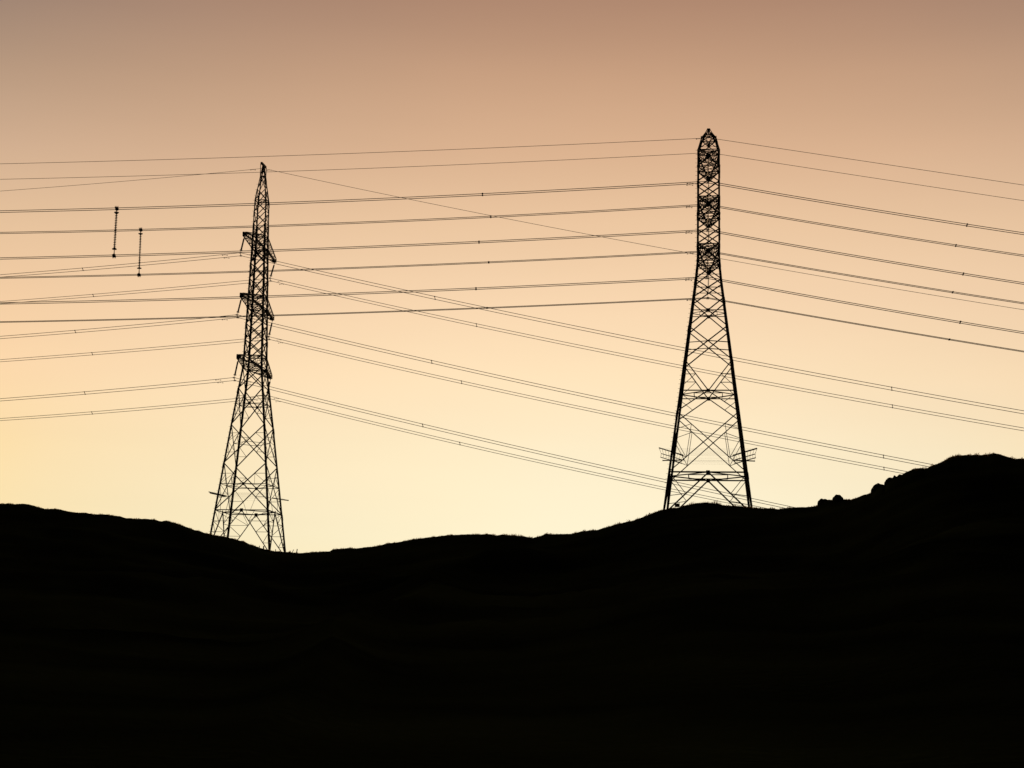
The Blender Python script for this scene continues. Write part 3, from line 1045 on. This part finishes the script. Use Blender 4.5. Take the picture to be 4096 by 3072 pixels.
for (ai, at, lp, rp, spx, dl, dr, lab), nm in zip(L_DATA, R_NAMES):
    s, zb, Lt = L_ARM[ai]
    P0 = LT_.on_plane(at[0], at[1], s * Lt - 1.9)
    Lsp = Span(P0, vL, lp, -2600); Rsp = Span(P0, vR, rp, 6600 if ai < 2 else (4500 if ai < 4 else 3700))
    def offs(side, f):
        sp_px = max(6.5, 12.0 - 7.6 * f ** .8) if side == 0 else (12.0 - 2.0 * f)
        dz = (sp_px - 1.6) / 24.8
        return [Vector((-.05, -.15, dz / 2)), Vector((.05, .15, -dz / 2))]
    make_line('conductor_bundle', lab, 'power line', GL, P0, Lsp, Rsp, offs, .038, spx[:1], [x for x in spx[1:] if x], dl, dr, .12)
    top = LT_.world(Vector((0, s * Lt, zb - .2)))
    insulator(LT_, top, P0 + UPV * .3, 'insulator string slanting from the %s %s arm of the left pylon' % ({'near': 'nearer', 'far': 'farther'}[nm[1]], nm[0]),
              26, .135, .065, [o - UPV * .3 for o in offs(0, 0)])
P = LT_.on_plane(1052, 673.5, 0)
earth(LT_, P, [(0, 764), (450, 730.3), (780, 697.8)], [(1280, 723.8), (1632.9, 797.2), (1963.8, 862.8), (2374.7, 941.3), (2727, 1006), (3402.8, 1124), (4096, 1240.4)], vL, vR,
      'thin single wire from the pointed tip of the left pylon, slanting down to the right', EW, ((1012, 0),), ((1077, 0),))

# ------------------------------------------------------------------ insulating rods tying two bundles together on the left
def phase_rod(i_top, x_top, i_bot, x_bot, label):
    (s1, of1), (s2, of2) = R_SP[i_top], R_SP[i_bot]
    A = s1.at(s1.s_of(x_top)); B = s2.at(s2.s_of(x_bot))
    root = empty('interphase_rod', A)
    tag(root, label, 'insulator', 'insulating rods between the conductors')
    d = B - A; L = d.length; u = d.normalized()
    rod = MB()
    a0, a1 = .55, L - .95
    rod.tube([u * (a0 - .1), u * (a1 + .1)], .075, 8)
    n = 21
    for i in range(n):
        s = a0 + .18 + (a1 - a0 - .36) * i / (n - 1)
        rod.tube([u * (s - .045), u * s, u * (s + .045)], [.075, .21, .075], 12)
    rod.build('shed_rod', GLASS, root)
    for s in (a0, a1):
        c = MB(); c.torus(u * s, u, .27, .065, 22, 8); c.tube([u * s - u.orthogonal() * .25, u * s + u.orthogonal() * .25], .03, 4)
        c.build('grading_ring', STEEL, root)
    lk = MB(); lk.tube([u * (a1 + .05), d - u * .1], [.05, .08], 6); lk.tube([u * .1, u * (a0 - .02)], [.08, .05], 6)
    lk.build('end_link', STEEL, root)
    for base, of, sg in ((Vector((0, 0, 0)), of1, 1), (d, of2, -1)):
        for j, o in enumerate(of(0, .8)):
            p = base + o
            g = MB()
            al = s1.u
            g.tube([p - al * .26, p - al * .12, p + al * .12, p + al * .26], [.07, .15, .15, .07], 6)
            g.tube([p, base - u * (-.3 * sg)], [.15, .08], 5)
            for t in (-.2, -.07, .07, .2):
                q = p + al * t
                g.tube([q, q + UPV * (.27 * sg) + Vector((random.uniform(-.06, .06), 0, 0))], .035, 5)
            g.build('line_clamp', STEEL, root)

phase_rod(0, 467, 2, 456, 'left of the two ribbed insulating rods hung between wires on the left')
phase_rod(1, 563, 3, 556, 'right one of the two ribbed insulating rods, hanging lower')

# ------------------------------------------------------------------ fence posts by the left pylon foot
def post(px, py_top, py_bot, wpx, lean, label):
    d = ray(px, py_bot)
    phi = math.atan2(d.x, d.y)
    R, te = ridge_at(np.array([phi]))
    r = float(R[0]) + 1.2
    sc = r / math.hypot(d.x, d.y)
    b = ray(px, py_bot) * sc; t = ray(px, py_top) * sc
    hgt = t.z - b.z; wd = wpx / F * r
    g = gz(b.x, b.y)
    o = empty('fence_post', (b.x, b.y, g - .3), random.uniform(-.4, .4))
    bpy.data.objects.remove(o)
    mb = MB()
    lx = lean * (t.z - g)
    mb.tube([(-lx * .2, 0, -.35), (lx * .45, 0, (t.z - g) * .5), (lx, 0, t.z - g), (lx + .01, 0, t.z - g + .02)], [wd * .55, wd * .5, wd * .48, wd * .3], 7)
    ob = mb.build('fence_post', WOOD)
    ob.location = (b.x, b.y, g)
    tag(ob, label, 'fence post', 'old fence posts at the foot of the left pylon')

post(1022.5, 2184, 2191, 2.5, 0, 'tiny post stub at the left end of the fence, where the grass ends')
post(1037, 2183, 2195, 3.5, 0, 'short upright post second from the left in the fence')
post(1054, 2184, 2201, 5.0, 0, 'thickest fence post, in front of the left pylon gap')
post(1073, 2190, 2203, 3.0, .35, 'leaning post just left of the third pylon leg')
post(1101, 2197, 2206, 3.0, .1, 'low post stub just right of the third pylon leg')
post(1160, 2203, 2210, 4.5, 0, 'low stub just outside the right pylon leg of the left pylon')
post(1167, 2198, 2211, 2.5, .45, 'thin post leaning right, outside the left pylon')
post(1186, 2196, 2212, 4.0, .12, 'last upright post right of the left pylon')
